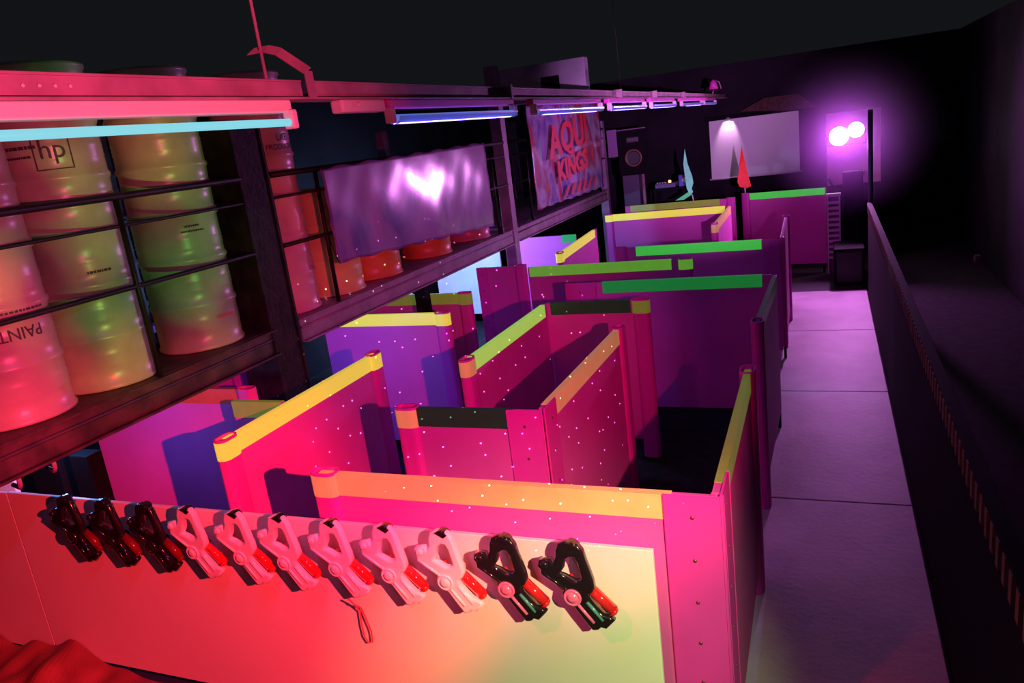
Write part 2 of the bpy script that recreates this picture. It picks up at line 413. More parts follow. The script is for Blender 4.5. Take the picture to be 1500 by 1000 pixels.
# ================================================================== white gun board
BY = 2.80                                             # front face of the board
def gun_board():
    t = thing('gun_board', 'long white board carrying the row of toy guns', 'board', (-2.8, 2.82, 0))
    obj('board', MB().box((-4.755, BY, 0.10), (-0.70, 2.825, 1.268), 0.004), WHITEB, t)
    obj('board', MB().box((-6.2, BY+0.003, 0.10), (-4.765, 2.825, 1.262), 0.004), WHITEB, t)
    for x in (-5.9, -4.76, -3.4, -2.7, -0.78):
        obj('support', MB().box((x-0.02, 2.825, 0.0), (x+0.02, 2.834, 1.2)), BLACKP, t)
gun_board()
def px_board(crop, ox, oy, sc, ref):
    out = []
    r = on_y(*ref, 2.70)
    for x, y in crop:
        p = on_y(ox+x/sc, oy+y/sc, 2.70); out.append((p.x-r.x, p.z-r.z))
    return out
REF = (654.6, 849.8)
def g9(pts): return px_board(pts, 590, 765, 7.146, REF)
OUT = g9([(300, 100), (345, 86), (400, 95), (450, 112), (492, 165), (522, 250), (560, 340), (600, 440), (618, 505), (604, 545), (575, 562),
          (562, 585), (590, 650), (650, 725), (725, 800), (790, 818), (812, 835), (762, 893), (715, 878), (690, 905), (655, 908), (560, 790), (485, 690),
          (420, 655), (380, 612), (376, 560), (395, 528), (300, 455), (235, 408), (165, 365), (160, 325), (135, 300), (140, 265), (215, 256), (238, 300), (272, 292), (292, 225), (284, 150)])
HOLE = g9([(330, 220), (395, 185), (450, 200), (490, 262), (547, 430), (520, 468), (450, 470), (375, 425), (282, 385), (325, 315)])
BODY = g9([(180, 400), (235, 410), (300, 455), (395, 528), (470, 560), (560, 600), (650, 735), (725, 830), (660, 880), (560, 780), (470, 685), (370, 590), (240, 480)])
B0, B1 = g9([(592, 556), (812, 768)])
D0 = g9([(452, 600)])[0]
S0, S1 = g9([(505, 668), (660, 850)])
K0, K1 = g9([(165, 365), (395, 528)])
CAP = g9([(342, 86), (375, 72), (420, 82), (452, 112), (425, 135), (380, 108)])
KNOB = g9([(178, 280)])[0]
def plane_mesh(loops, y0, y1, bev=0.0):
    """outline in board plane -> mesh in local gun space (x, y, z)"""
    h = (y1-y0)/2-bev
    me = outline_mesh(loops, h, bev)
    c = (y0+y1)/2
    for v in me.vertices:
        x, z, e = v.co; v.co = (x, c+e, z)
    return me
def prepare_gun():
    P = {}
    P['shell'] = plane_mesh([OUT, HOLE], -0.108, -0.070, 0.011)
    P['body'] = plane_mesh([BODY], -0.078, -0.045, 0.008)
    P['top_cap'] = plane_mesh([CAP], -0.112, -0.062, 0.004)
    mb = MB(); mb.tube([(B0[0], -0.072, B0[1]), (B1[0], -0.072, B1[1])], 0.024, 16)
    v = Vector((B1[0]-B0[0], 0, B1[1]-B0[1])).normalized()
    e = Vector((B1[0], -0.078, B1[1])); mb.tube([e, e+v*0.012, e+v*0.02], [0.026, 0.021, 0.006], 16)
    P['barrel'] = mb.done('barrel')
    P['emblem_disc'] = MB().lathe([(0.040, -0.100), (0.040, -0.114), (0.034, -0.117), (0.031, -0.112), (0.024, -0.112), (0.022, -0.120), (0.010, -0.123)], (D0[0], 0, D0[1]), 28, 'y').done('disc')
    P['slim_rail'] = MB().tube([(S0[0], -0.106, S0[1]), (S1[0], -0.106, S1[1])], 0.0085, 10).done('rail')
    n = Vector((-(S1[1]-S0[1]), 0, S1[0]-S0[0])).normalized()*0.026
    P['upper_rail'] = MB().tube([(S0[0]+n.x+.02, -0.104, S0[1]+n.z), (S1[0]+n.x+.02, -0.104, S1[1]+n.z)], 0.0085, 10).done('rail2')
    P['arm_ridge'] = MB().tube([(K0[0], -0.105, K0[1]), (K1[0], -0.105, K1[1])], 0.009, 10).done('ridge')
    P['rear_knob'] = MB().lathe([(0.015, -0.06), (0.017, -0.115), (0.010, -0.121)], (KNOB[0], 0, KNOB[1]), 16, 'y').done('knob')
    P['trigger'] = MB().tube([(-0.02, -0.05, 0.075), (-0.028, -0.05, 0.055), (-0.022, -0.05, 0.038)], [0.009, 0.008, 0.006], 8).done('trigger')
    P['mount'] = MB().lathe([(0.022, -0.05), (0.022, 0.0)], (D0[0]+0.01, 0, D0[1]), 12, 'y').done('mount')
    P['peg'] = MB().tube([(-0.045, -0.06, 0.185), (-0.045, 0.0, 0.185)], 0.006, 8).done('peg')
    return P
GP = prepare_gun()
for me in GP.values():
    for p in me.polygons: p.use_smooth = len(p.vertices) == 4 and p.area < 0.0016
GUNPX = [(108, 785.6), (164, 793), (223.6, 799.4), (284, 804), (354, 814.7), (418, 820), (493.7, 830), (571.8, 840), (654.6, 849.8), (744, 861), (841, 873)]
GLAB = ['black toy laser gun at the far left end of the white board', 'second black toy gun from the left on the white board', 'third black toy gun from the left, beside the first white one',
        'leftmost white toy gun, next to the black ones', 'second white toy gun from the left', 'third white toy gun from the left',
        'white toy gun with a red cord loop hanging from it', 'white toy gun just right of the one with a cord', 'rightmost white toy gun, beside the glossy dark red ones',
        'glossy black and red toy gun right of the white guns', 'glossy black and red toy gun at the right end of the row']
gun_root = []
meshcopies = {}
def gpart(name, key, material, root):
    k = (key, material.name)
    if k not in meshcopies:
        me = GP[key].copy(); me.materials.clear(); me.materials.append(material); meshcopies[k] = me
    o = bpy.data.objects.new(name, meshcopies[k]); COL.objects.link(o); o.parent = root; return o
for i, q in enumerate(GUNPX):
    p = on_y(*q, 2.70); p.y = BY
    t = thing('toy_laser_gun', GLAB[i], 'toy gun', (p.x, p.y, 1.071), 'toy guns on the white board')
    white = 3 <= i <= 8; right = i >= 9
    shell = GWHITE if white else GBLACK
    sh = gpart('shell', 'shell', shell, t)
    gpart('body', 'body', GRED if (white or right) else GRED2, t)
    gpart('barrel', 'barrel', GRED if (white or right) else GRED2, t)
    gpart('top_cap', 'top_cap', GBLACK, t)
    gpart('emblem_disc', 'emblem_disc', GWHITE if white else (GPINK if right else GBLACK), sh)
    gpart('slim_rail', 'slim_rail', GWHITE if white else (GPINK if right else GBLACK), sh)
    gpart('upper_rail', 'upper_rail', GWHITE if white else (GTEAL if right else GBLACK), sh)
    gpart('arm_ridge', 'arm_ridge', shell, sh)
    gpart('rear_knob', 'rear_knob', shell, t)
    gpart('trigger', 'trigger', GRED, t)
    gpart('peg', 'peg', BLACKP, t)
    gpart('mount', 'mount', BLACKP, t)
    if i == 6:
        pts = [on_y(u, v, 2.775) for u, v in [(519, 868), (522, 880), (527, 895), (530, 915), (534, 932), (540, 941), (546, 940), (544, 925), (537, 908), (529, 890), (524, 876)]]
        pts[0].y = 2.72; pts[1].y = 2.75; pts[-1].y = 2.73
        me = MB().tube(pts, 0.004, 8).done('cord')
        o = obj('cord_loop', me, CORD, t, True)

# crumpled sheet at the foot of the white board
def crumple():
    mb = MB(); nx, ny = 90, 16; rnd = random.Random(3)
    ph = [rnd.uniform(0, 6.28) for _ in range(8)]
    grid = []
    for j in range(ny+1):
        row = []
        for i in range(nx+1):
            x = -6.2+(i/nx)*2.5; v = j/ny
            y = 2.795-0.62*v-0.04*math.sin(5*x+ph[0])*v
            z = (0.15+0.05*math.sin(6*x+ph[4])+0.03*math.sin(15*x+ph[5]))*(1-v)**1.4*min(1.0, (-3.7-x)/0.9)+0.012
            amp = 0.022*math.sin(math.pi*min(1, v*1.25+0.05))+0.004
            z += amp*(math.sin(9*x+7*v+ph[1])+0.7*math.sin(17*x-11*v+ph[2])+0.5*math.sin(31*x+5*v+ph[3]))*0.6+abs(amp)*0.5
            if v < 0.02: y = 2.795
            row.append(mb.bm.verts.new((x, y, max(z, 0.004))))
        grid.append(row)
    for j in range(ny):
        for i in range(nx):
            mb.bm.faces.new((grid[j][i], grid[j][i+1], grid[j+1][i+1], grid[j+1][i]))
    o = obj('crumpled_sheet', mb, CLOTHR)
    tag(o, 'crumpled red plastic sheet along the foot of the white board', 'sheet')
    sm = o.modifiers.new('thick', 'SOLIDIFY'); sm.thickness = 0.004
crumple()

# ================================================================== steel rack with drums
RXF = -3.85
SH = 1.845                                            # deck height
STEELA = STEEL
def rack():
    t = thing('storage_rack', 'long dark steel rack with posts, rails and a drum shelf', 'rack', (-4.4, 8.0, 0))
    for a, b in ((-1.4, 4.45), (4.78, 9.38), (9.58, 14.3)):
        STEEL = STEELA if a < 0 else mat('violet_lit_steel', (0.36, 0.20, 0.34), 0.5, var=0.35, scale=6, bump=0.15, bscale=30)  # violet light put into the steel colour of the two farther bays
        # channel section: web with two flanges, and the deck behind
        be = obj('shelf_beam', MB().box((RXF-0.03, a, 1.66), (RXF-0.012, b, SH)), STEEL, t)
        obj('flange', MB().box((RXF-0.10, a, SH-0.016), (RXF+0.03, b, SH-0.002), 0.003), STEEL, be)
        obj('flange', MB().box((RXF-0.10, a, 1.645), (RXF+0.03, b, 1.661), 0.003), STEEL, be)
        obj('rib', MB().tube([(RXF-0.012, a, 1.765), (RXF-0.012, b, 1.765)], 0.012, 8), STEEL, be)
        obj('deck', MB().box((-5.6, a, SH-0.03), (RXF-0.10, b, SH-0.001)), STEEL, t)
        obj('rear_beam', MB().box((-5.64, a, 1.66), (-5.6, b, SH)), STEEL, t)
    STEEL = mat('violet_lit_steel', (0.36, 0.20, 0.34))
    # columns: wide H column, slimmer posts
    mb = MB(); mb.box((-4.18, 4.42, 0.0), (-3.85, 4.45, 3.35), 0.003).box((-4.18, 4.72, 0.0), (-3.85, 4.75, 3.35), 0.003).box((-3.875, 4.45, 0.0), (-3.86, 4.72, 3.35))
    obj('column', mb, mat('black_brown_steel', (0.030, 0.014, 0.014), 0.6, var=0.6, scale=9, bump=0.3, bscale=30, spec=0.2), t)
    for y in (9.40, 14.32):
        obj('post', MB().box((-4.0, y, 0.0), (RXF, y+0.16, 3.90 if y < 10 else 3.1), 0.006), STEEL, t)
    for y in (-1.3, 4.5, 9.4, 14.3):
        obj('rear_post', MB().box((-5.72, y, 0), (-5.6, y+0.12, 3.3)), STEEL, t)
    obj('hanging_post', MB().box((-3.98, 6.80, 0.02), (-3.86, 6.92, 1.66), 0.005), BLACKP, t)
    for (a, b) in ((-1.3, 4.43), (4.76, 9.42), (9.55, 14.34)):
        for z, r in ((2.955, 0.022), (2.785, 0.011), (2.42, 0.016)):
            obj('rail', MB().tube([(RXF-0.012, a, z), (RXF-0.012, b, z)], r, 10), RAIL, t)
    for y in (0.6, 3.36, 5.33, 8.95, 10.2, 13.9):
        obj('upright', MB().tube([(RXF-0.012, y, SH), (RXF-0.012, y, 2.965)], 0.018, 10), RAIL, t)
    for y in (2.35, 2.55):
        obj('hook', MB().tube([(-3.86, y, 1.655), (-3.86, y, 1.60), (-3.90, y+0.02, 1.57), (-3.95, y+0.02, 1.585)], 0.012, 8), STEEL, t)
    obj('clamp', MB().box((-3.87, 8.92, 1.84), (-3.80, 8.98, 1.93), 0.01), RAIL, t)
    for k in range(12):
        y = 4.5+0.03*(k % 3); z = 1.25+k*0.17
        obj('bolt', MB().lathe([(0.012, 0.0), (0.010, 0.006)], (RXF-0.001, 4.435 if k % 2 else 4.735, z), 8, 'x'), RAIL, t)
rack()

DR, DH = 0.288, 0.885
def drum_profile():
    pr = [(0.270, 0.0), (0.292, 0.004), (0.294, 0.020), (DR-0.006, 0.030)]
    def hoop(z): return [(DR-0.004, z-0.022), (DR+0.006, z-0.008), (DR+0.006, z+0.008), (DR-0.004, z+0.022)]
    for z in (0.14, 0.165, 0.19): pr += [(DR-0.006, z-0.010), (DR-0.002, z), ]
    pr += [(DR-0.006, 0.21)]
    pr += hoop(0.295)
    for z in (0.40, 0.425, 0.45): pr += [(DR-0.006, z-0.010), (DR-0.002, z)]
    pr += [(DR-0.006, 0.47)]
    pr += hoop(0.59)
    for z in (0.67, 0.695, 0.72): pr += [(DR-0.006, z-0.010), (DR-0.002, z)]
    pr += [(DR-0.006, 0.74), (DR-0.006, 0.855), (0.294, 0.866), (0.294, 0.883), (0.286, 0.885), (0.282, 0.870)]
    return pr
PROF = drum_profile()
DRUMME = MB().lathe(PROF, (0, 0, 0), 56).done('drum_body')
LIDME = None
def lid_mesh():
    mb = MB(); mb.lathe([(0.280, 0.858), (0.281, 0.870), (0.276, 0.872), (0.06, 0.868)], (0, 0, 0), 40)
    return mb.done('drum_lid')
LIDME = lid_mesh()
BUNGME = MB().lathe([(0.03, 0.866), (0.03, 0.880), (0.022, 0.882)], (0.17, 0.05, 0), 14).done('bung')
dm = {}
def drum(label, x, y, z, material=DRUM, rot=0.0, sc=1.0):
    t = thing('steel_drum', label, 'drum', (x, y, z), 'steel drums on the rack')
    for nm, me in (('body', DRUMME), ('lid', LIDME), ('bung', BUNGME)):
        k = (nm, material.name)
        if k not in dm:
            c = me.copy(); c.materials.clear(); c.materials.append(material); dm[k] = c
        o = bpy.data.objects.new(nm, dm[k]); COL.objects.link(o); o.parent = t
    t.rotation_euler = (0, 0, rot); t.scale = (1, 1, 1.06)
    return t
def wrap(me, ang, z, flip=False, r=DR+0.0015):
    """flat lettering (x, y) wrapped on the drum side around angle ang"""
    for v in me.vertices:
        x, y, e = v.co
        if flip: x, y = -x, -y
        a = ang+x/r; rr = r+e
        v.co = (rr*math.cos(a), rr*math.sin(a), z+y)
    return me
def letters(t, txt, size, ang, z, material=PRINT, flip=False):
    me = text_mesh(txt, size, 0.0006)
    bm = bmesh.new(); bm.from_mesh(me); bmesh.ops.subdivide_edges(bm, edges=[e for e in bm.edges if e.calc_length() > 0.03], cuts=3); bm.to_mesh(me); bm.free()
    wrap(me, ang, z, flip); me.materials.clear(); me.materials.append(material)
    o = bpy.data.objects.new('print', me); COL.objects.link(o); o.parent = t; return o
def patch(t, name, ang, z0, z1, w, material, r=DR+0.0008):
    mb = MB(); n = 10; g = []
    for j in (z0, (z0+z1)/2, z1):
        g.append([mb.bm.verts.new((r*math.cos(ang+(k/n-0.5)*w/r), r*math.sin(ang+(k/n-0.5)*w/r), j)) for k in range(n+1)])
    for j in range(2):
        for k in range(n): mb.bm.faces.new((g[j][k], g[j][k+1], g[j+1][k+1], g[j+1][k]))
    me = mb.done(name); me.materials.append(material)
    o = bpy.data.objects.new(name, me); COL.objects.link(o); o.parent = t; return o
def frame(t, ang, z0, z1, w):
    th = 0.006
    for a, b, c, d in ((-w/2, -w/2+th, z0, z1), (w/2-th, w/2, z0, z1), (-w/2, w/2, z0, z0+th), (-w/2, w/2, z1-th, z1)):
        mid = ang+((a+b)/2)/DR
        patch(t, 'print_frame', mid, c, d, b-a, PRINT, DR+0.002)
def print_line(t, ang, z, w, h, material):
    """a line of print too small to read: short dark dashes of uneven length"""
    rnd = random.Random(int(z*1000)); x = -w/2
    while x < w/2:
        l = rnd.uniform(0.5, 1.6)*h
        patch(t, 'print', ang+(x+l/2)/DR, z, z+h, l, material, DR+0.002); x += l+0.35*h
DX = -4.20
FACE = math.atan2(-3.0, 4.2)                         # side of a drum that looks to the camera
d0 = drum('red-lit lower drum at the left edge with upside-down paint lettering', DX, 2.67, SH)
letters(d0, 'PAINT', 0.085, FACE+0.46, 0.49, flip=True); print_line(d0, FACE+0.46, 0.565, 0.314, 0.017, PRINT)
frame(d0, FACE-0.26, 0.42, 0.58, 0.17)
d0u = drum('red-lit upper drum at the left edge behind the blue tube', DX, 2.67, SH+DH*1.06)
d1 = drum('lower drum, second from the left, with green and yellow light', DX, 3.28, SH)
print_line(d1, FACE+0.3, 0.66, 0.138, 0.014, PRINT)
d1u = drum('upper drum with a boxed letter emblem below the blue tube', DX, 3.28, SH+DH*1.06)
letters(d1u, 'hp', 0.14, FACE+0.02, 0.40); frame(d1u, FACE+0.02, 0.34, 0.545, 0.19)
print_line(d1u, FACE-0.72, 0.51, 0.272, 0.030, PRINT); print_line(d1u, FACE-0.72, 0.455, 0.264, 0.017, PRINT); print_line(d1u, FACE-0.72, 0.41, 0.181, 0.012, PRINT)
d2 = drum('lower drum beside the wide rack column, third from the left', DX, 4.09, SH)
print_line(d2, FACE+0.55, 0.19, 0.135, 0.019, LABELR); print_line(d2, FACE+0.2, 0.80, 0.097, 0.012, PRINT); print_line(d2, FACE+0.2, 0.77, 0.158, 0.010, PRINT); 
d2u = drum('upper yellow-lit drum with a paper label beside the wide column', DX, 4.09, SH+DH*1.06)
patch(d2u, 'paper_label', FACE+0.0, 0.60, 0.80, 0.34, LABELW); patch(d2u, 'red_patch', FACE-0.30, 0.62, 0.74, 0.13, LABELR, DR+0.0014)
print_line(d2u, FACE-0.28, 0.71, 0.109, 0.012, PRINT); print_line(d2u, FACE+0.15, 0.76, 0.143, 0.011, PRINT); print_line(d2u, FACE+0.30, 0.70, 0.116, 0.017, PRINT)
print_line(d2u, FACE+0.15, 0.67, 0.089, 0.010, PRINT); print_line(d2u, FACE-0.2, 0.635, 0.022, 0.022, PRINT)
d3 = drum('pale pink-lit lower drum right of the wide column', DX, 5.06, SH, DRUMP)
d3u = drum('upper drum with printed lettering right of the wide column', DX, 5.06, SH+DH*1.06, DRUMP)
letters(d3u, 'LAB', 0.075, FACE+0.62, 0.395); letters(d3u, 'PRODUCTION', 0.055, FACE+0.66, 0.335)
drum('drum sliver in the second row behind the rail upright, lower', -4.86, 3.90, SH)
drum('drum sliver in the second row behind the rail upright, upper', -4.86, 3.90, SH+DH*1.06)
drum('yellow-lit drum peeking out left of and below the violet banner', DX, 5.76, SH, DRUMY)
drum('red-orange-lit drum below the left part of the violet banner', DX, 6.46, SH, DRUMO)
drum('orange-lit drum below the middle of the violet banner', DX, 7.60, SH, DRUMO)
drum('orange-lit drum at the lower right corner of the violet banner', DX, 8.72, SH, DRUMP)

# ================================================================== banners
def banner(name, label, corners, material, nx, ny, wr, seed, ruffle=0.02):
    rnd = random.Random(seed); ph = [rnd.uniform(0, 6.28) for _ in range(8)]
    tl, tr, br, bl = [Vector((0, *c)) for c in corners]
    mb = MB(); g = []
    for j in range(ny+1):
        row = []
        for i in range(nx+1):
            u, v = i/nx, j/ny
            p = (tl*(1-u)+tr*u)*(1-v)+(bl*(1-u)+br*u)*v
            yy, zz = p.y, p.z
            if j in (0, ny): zz += ruffle*0.5*math.sin(46*u+ph[0])
            if i in (0, nx): yy += ruffle*0.5*math.sin(21*v+ph[1])
            x = RXF+0.045+wr*(math.sin(3.2*yy+2.4*zz+ph[2])+0.7*math.sin(5.1*yy-4.3*zz+ph[3])+0.45*math.sin(8.3*yy+8.1*zz+ph[4])+0.25*math.sin(17*yy-9*zz+ph[5]))
            row.append(mb.bm.verts.new((x, yy, zz)))
        g.append(row)
    for j in range(ny):
        for i in range(nx):
            mb.bm.faces.new((g[j][i], g[j][i+1], g[j+1][i+1], g[j+1][i])).smooth = True
    t = thing(name, label, 'banner', (RXF+0.045, (corners[2][0]+corners[3][0])/2, min(corners[2][1], corners[3][1])))
    o = obj('cloth', mb, material, t)
    sm = o.modifiers.new('thick', 'SOLIDIFY'); sm.thickness = 0.003
    for (yy, zz) in corners:
        z2 = min((2.955, 2.42), key=lambda q: abs(q-zz))
        obj('tie', MB().tube([(RXF+0.05, yy, zz), (RXF+0.012, yy, (zz+z2)/2), (RXF-0.012, yy, z2)], 0.005, 6), RAIL, t)
    return t
def banner_mat(name, cols, scale, rough, swirl=4.0, pos=None):
    ma = bpy.data.materials.new(name); ma.use_nodes = True; nt = ma.node_tree; b = nt.nodes['Principled BSDF']
    b.inputs['Roughness'].default_value = rough; b.inputs['Coat Weight'].default_value = 0.8; b.inputs['Coat Roughness'].default_value = 0.15; b.inputs['Specular IOR Level'].default_value = 0.15
    tc = nt.nodes.new('ShaderNodeTexCoord'); mp = nt.nodes.new('ShaderNodeMapping'); mp.inputs['Scale'].default_value = (1, 1, 0.6)
    n = nt.nodes.new('ShaderNodeTexNoise'); n.inputs['Scale'].default_value = scale; n.inputs['Detail'].default_value = 4; n.inputs['Distortion'].default_value = swirl
    nt.links.new(tc.outputs['Object'], mp.inputs[0]); nt.links.new(mp.outputs[0], n.inputs['Vector'])
    r = nt.nodes.new('ShaderNodeValToRGB'); e = r.color_ramp.elements
    while len(e) < len(cols): e.new(0.5)
    for k, c in enumerate(cols):
        e[k].position = pos[k] if pos else 0.32+0.36*k/(len(cols)-1); e[k].color = (*c, 1)
    nt.links.new(n.outputs[0], r.inputs[0]); nt.links.new(r.outputs[0], b.inputs['Base Color'])
    return ma
BM1 = banner_mat('violet_swirl_print', [(0.08, 0.02, 0.30), (0.26, 0.11, 0.40), (0.32, 0.15, 0.43), (0.40, 0.06, 0.40)], 1.1, 0.50, 2.2)
BM2 = banner_mat('graffiti_print', [(0.55, 0.40, 0.75), (0.16, 0.10, 0.48), (0.60, 0.42, 0.72), (0.45, 0.05, 0.20), (0.90, 0.06, 0.05)], 1.5, 0.35, 1.2)
banner('violet_banner', 'glossy violet banner with swirls tied to the rack', [(5.33, 2.95), (8.68, 2.99), (8.70, 1.99), (5.35, 2.17)], BM1, 80, 30, 0.0028, 5)
b2 = banner('graffiti_banner', 'red and violet graffiti banner hung on the rack', [(10.26, 3.40), (14.06, 3.43), (13.88, 1.93), (10.27, 1.97)], BM2, 60, 40, 0.006, 9)
REDP = mat('red_spray_paint', (0.95, 0.05, 0.10), 0.4)
for txt, y, z, s in (('AQUI', 12.0, 2.72, 0.62), ('KINGS', 12.05, 2.32, 0.42)):
    me = text_mesh(txt, s, 0.001, 0.022)
    for v in me.vertices:
        x, yy, e = v.co; v.co = (RXF+0.088+e, y+x*1.35, z+yy+0.10*x)
    obj('lettering', me, REDP, b2)
for k in range(6):
    y = 11.45+k*0.32; z = 2.02+0.0*k
    mb = MB(); q = [(y, z), (y+0.12, z), (y+0.34, z+0.16), (y+0.22, z+0.16)]
    a = [mb.bm.verts.new((RXF+0.085, *p)) for p in q]; c = [mb.bm.verts.new((RXF+0.088, *p)) for p in q]
    mb.bm.faces.new(a); mb.bm.faces.new(c[::-1])
    for i in range(4): mb.bm.faces.new((a[i], a[(i+1) % 4], c[(i+1) % 4], c[i]))
    obj('hazard_stripe', mb, REDP, b2)

# ================================================================== hung light tray with tubes
TX = -1.85
def tray():
    t = thing('light_tray', 'long hung steel channel carrying the tube lights', 'beam', (TX, 8.5, 3.235))
    obj('web', MB().box((TX-0.004, 0.2, 3.238), (TX+0.004, 16.4, 3.305)), TRAY, t)
    obj('flange', MB().box((TX-0.05, 0.2, 3.235), (TX+0.05, 16.4, 3.243), 0.002), TRAY, t)
    obj('flange', MB().box((TX-0.05, 0.2, 3.301), (TX+0.012, 16.4, 3.309), 0.002), TRAY, t)
    for y in (2.37, 7.7):
        w_ = obj('suspension_wire', MB().tube([(TX, y, 3.30), (TX-0.01, y, 4.5)], 0.006 if y < 5 else 0.0025, 8), TRAY if y < 5 else RAIL, t)
    # strap bracket by the first wire
    mb = MB()
    pts = [(TX-0.02, 2.34, 3.405), (TX+0.0, 2.40, 3.415), (TX+0.02, 2.44, 3.405), (TX+0.055, 2.55, 3.335), (TX+0.058, 2.55, 3.24)]
    for k in range(len(pts)-1):
        a, b = Vector(pts[k]), Vector(pts[k+1]); w2 = Vector((0.0, 0.022, 0.012)) if k < 3 else Vector((0, 0.024, 0))
        n = (b-a).cross(w2).normalized()*0.0025
        vs = [mb.bm.verts.new(p) for p in (a-w2-n, a+w2-n, b+w2-n, b-w2-n, a-w2+n, a+w2+n, b+w2+n, b-w2+n)]
        for f in ((0, 1, 2, 3), (7, 6, 5, 4), (0, 4, 5, 1), (1, 5, 6, 2), (2, 6, 7, 3), (3, 7, 4, 0)): mb.bm.faces.new([vs[i] for i in f])
    obj('strap_bracket', mb, TRAY, t)
    for k in range(4):
        obj('rivet', MB().lathe([(0.006, 0.0), (0.004, 0.004)], (TX+0.004, 1.42+k*0.045, 3.275), 8, 'x'), HOLD, t)
    for y in (4.62, 7.5, 9.2, 11.2):
        obj('clip', MB().box((TX-0.03, y, 3.235), (TX+0.056, y+0.03, 3.318), 0.002), TRAY, t)
tray()
TUBE1 = mat('lit_cyan_tube', (0.02, 0.05, 0.05), 0.5, spec=0.1, emit=(0.26, 0.80, 0.92), estr=0.85)
TUBE2 = mat('dim_blue_tube', (0.1, 0.14, 0.3), 0.35, emit=(0.14, 0.24, 0.80), estr=0.55)
def fixture(label, y0, y1, tm, big=False):
    t = thing('tube_light', label, 'light', (TX+0.02, (y0+y1)/2, 3.12), 'tube lights below the hung channel')
    z = 3.155
    obj('housing', MB().box((TX-0.02, y0, 3.190 if big else 3.196), (TX+0.035, y1, 3.2348), 0.006), HOUS if big else PINKP, t)
    obj('tube', MB().tube([(TX+0.03, y0+0.03, z), (TX+0.03, y1-0.03, z)], 0.0135, 14), tm, t)
    for y in (y0+0.012, y1-0.012):
        h = obj('lamp_holder', MB().box((TX+0.006, y-0.016, z-0.024), (TX+0.052, y+0.016, 3.20), 0.007), HOLD, t)
    if not big:
        # clear guard trough around the tube
        mb = MB(); g = []
        for yy in (y0+0.03, y1-0.03):
            g.append([mb.bm.verts.new((TX+0.03+0.036*math.cos(a), yy, z+0.004-0.034*math.sin(a))) for a in [math.pi*k/10 for k in range(11)]])
        for k in range(10): mb.bm.faces.new((g[0][k], g[0][k+1], g[1][k+1], g[1][k])).smooth = True
        obj('guard', mb, mat('frosted_guard', (0.35, 0.35, 0.85), 0.2, trans=0.75), t)
    return t
fixture('lit cyan tube light at the near end of the hung channel', 0.9, 2.44, TUBE1, True)
fixture('violet-blue tube light right of the lit cyan one', 3.14, 4.70, TUBE2)
fixture('violet tube light in front of the graffiti banner', 5.05, 6.80, TUBE2)
fixture('third dim violet tube light from the lit cyan one, over the speaker', 7.09, 8.62, TUBE2)
fixture('dim violet tube light just past the one over the speaker', 8.96, 10.48, TUBE2)
fixture('small dim tube light second from the far end of the channel', 11.0, 12.9, TUBE2)
fixture('farthest dim tube light at the far end of the channel', 13.15, 14.6, TUBE2)
t = thing('ballast_box', 'small pink ballast box between the first two tube lights', 'box', (TX+0.02, 2.9, 3.185))
obj('case', MB().box((TX-0.01, 2.75, 3.182), (TX+0.05, 3.09, 3.2348), 0.010), HOLD, t)
obj('lens', MB().lathe([(0.012, 0.0), (0.009, 0.008)], (TX+0.05, 2.87, 3.212), 12, 'x'), GWHITE, t)

t = thing('clip_lamp', 'tiny lilac clip lamp on top of the far end of the hung channel', 'lamp', (TX, 14.6, 3.31))
obj('clip', MB().tube([(TX, 14.55, 3.322), (TX, 14.75, 3.41)], 0.012, 8), TRAY, t)
obj('shade', MB().lathe([(0.02, 0.24), (0.05, 0.20), (0.085, 0.08)], (TX, 14.7, 3.31), 18), PINKP, t)
obj('bracket', MB().tube([(TX+0.02, 14.72, 3.54), (TX+0.10, 14.72, 3.50), (TX+0.13, 14.72, 3.38)], 0.010, 8), TRAY, t)
# sign box above the second post
t = thing('vent_box', 'violet-lit white box with a black opening above the second rack post', 'box', (-3.3, 9.65, 3.40))
vb = mat('dim_white_box', (0.40, 0.34, 0.42), 0.6, var=0.3, scale=3)
obj('face_panel', MB().box((-3.97, 9.561, 3.40), (-2.72, 9.72, 3.845), 0.006), vb, t)
obj('opening', MB().box((-3.30, 9.552, 3.47), (-3.06, 9.565, 3.68), 0.003), BLACKP, t)

# ================================================================== far end
# projection screen
t = thing('projection_screen', 'pale projection screen on the far black wall', 'screen', (-1.4, 17.7, 1.55))
SY = 17.68
c = [on_y(u, v, SY) for u, v in ((1040, 176), (1168, 164), (1172, 252), (1043, 262))]
x0, x1 = c[3].x, c[2].x; z0 = (c[2].z+c[3].z)/2; z1 = (c[0].z+c[1].z)/2
obj('fabric', MB().box((x0, SY, z0), (x1, SY+0.01, z1)), SCRN, t)
obj('bottom_bar', MB().tube([(x0-0.04, SY-0.005, z0), (x1+0.06, SY-0.005, z0)], 0.02, 10), HOLD, t)
obj('top_case', MB().box((x0-0.08, SY-0.05, z1), (x1+0.08, SY+0.05, z1+0.09), 0.01), BLACKP, t)
spot('screen_hotspot', (x0+0.42, SY-0.16, z1+0.10), (x0+0.40, SY, z1-0.22), (1, 0.55, 0.95), 26, 62, 0.6, 0.03)  # added spot without a fixture, makes the bright patch on the screen

pts = [on_y(u, v, 17.3) for u, v in ((1085, 163), (1150, 162), (1197, 156), (1168, 138), (1120, 143))]
me = outline_mesh([[(p.x, p.z) for p in pts]], 0.15, 0.004)
for v in me.vertices:
    x, z, e = v.co; v.co = (x, 17.474+e, z)
tag(obj('awning', me, mat('brown_thatch', (0.10, 0.035, 0.03), 0.8, var=0.5, scale=14, bump=0.5, bscale=40)), 'dim brown awning above the right corner of the projection screen', 'awning')
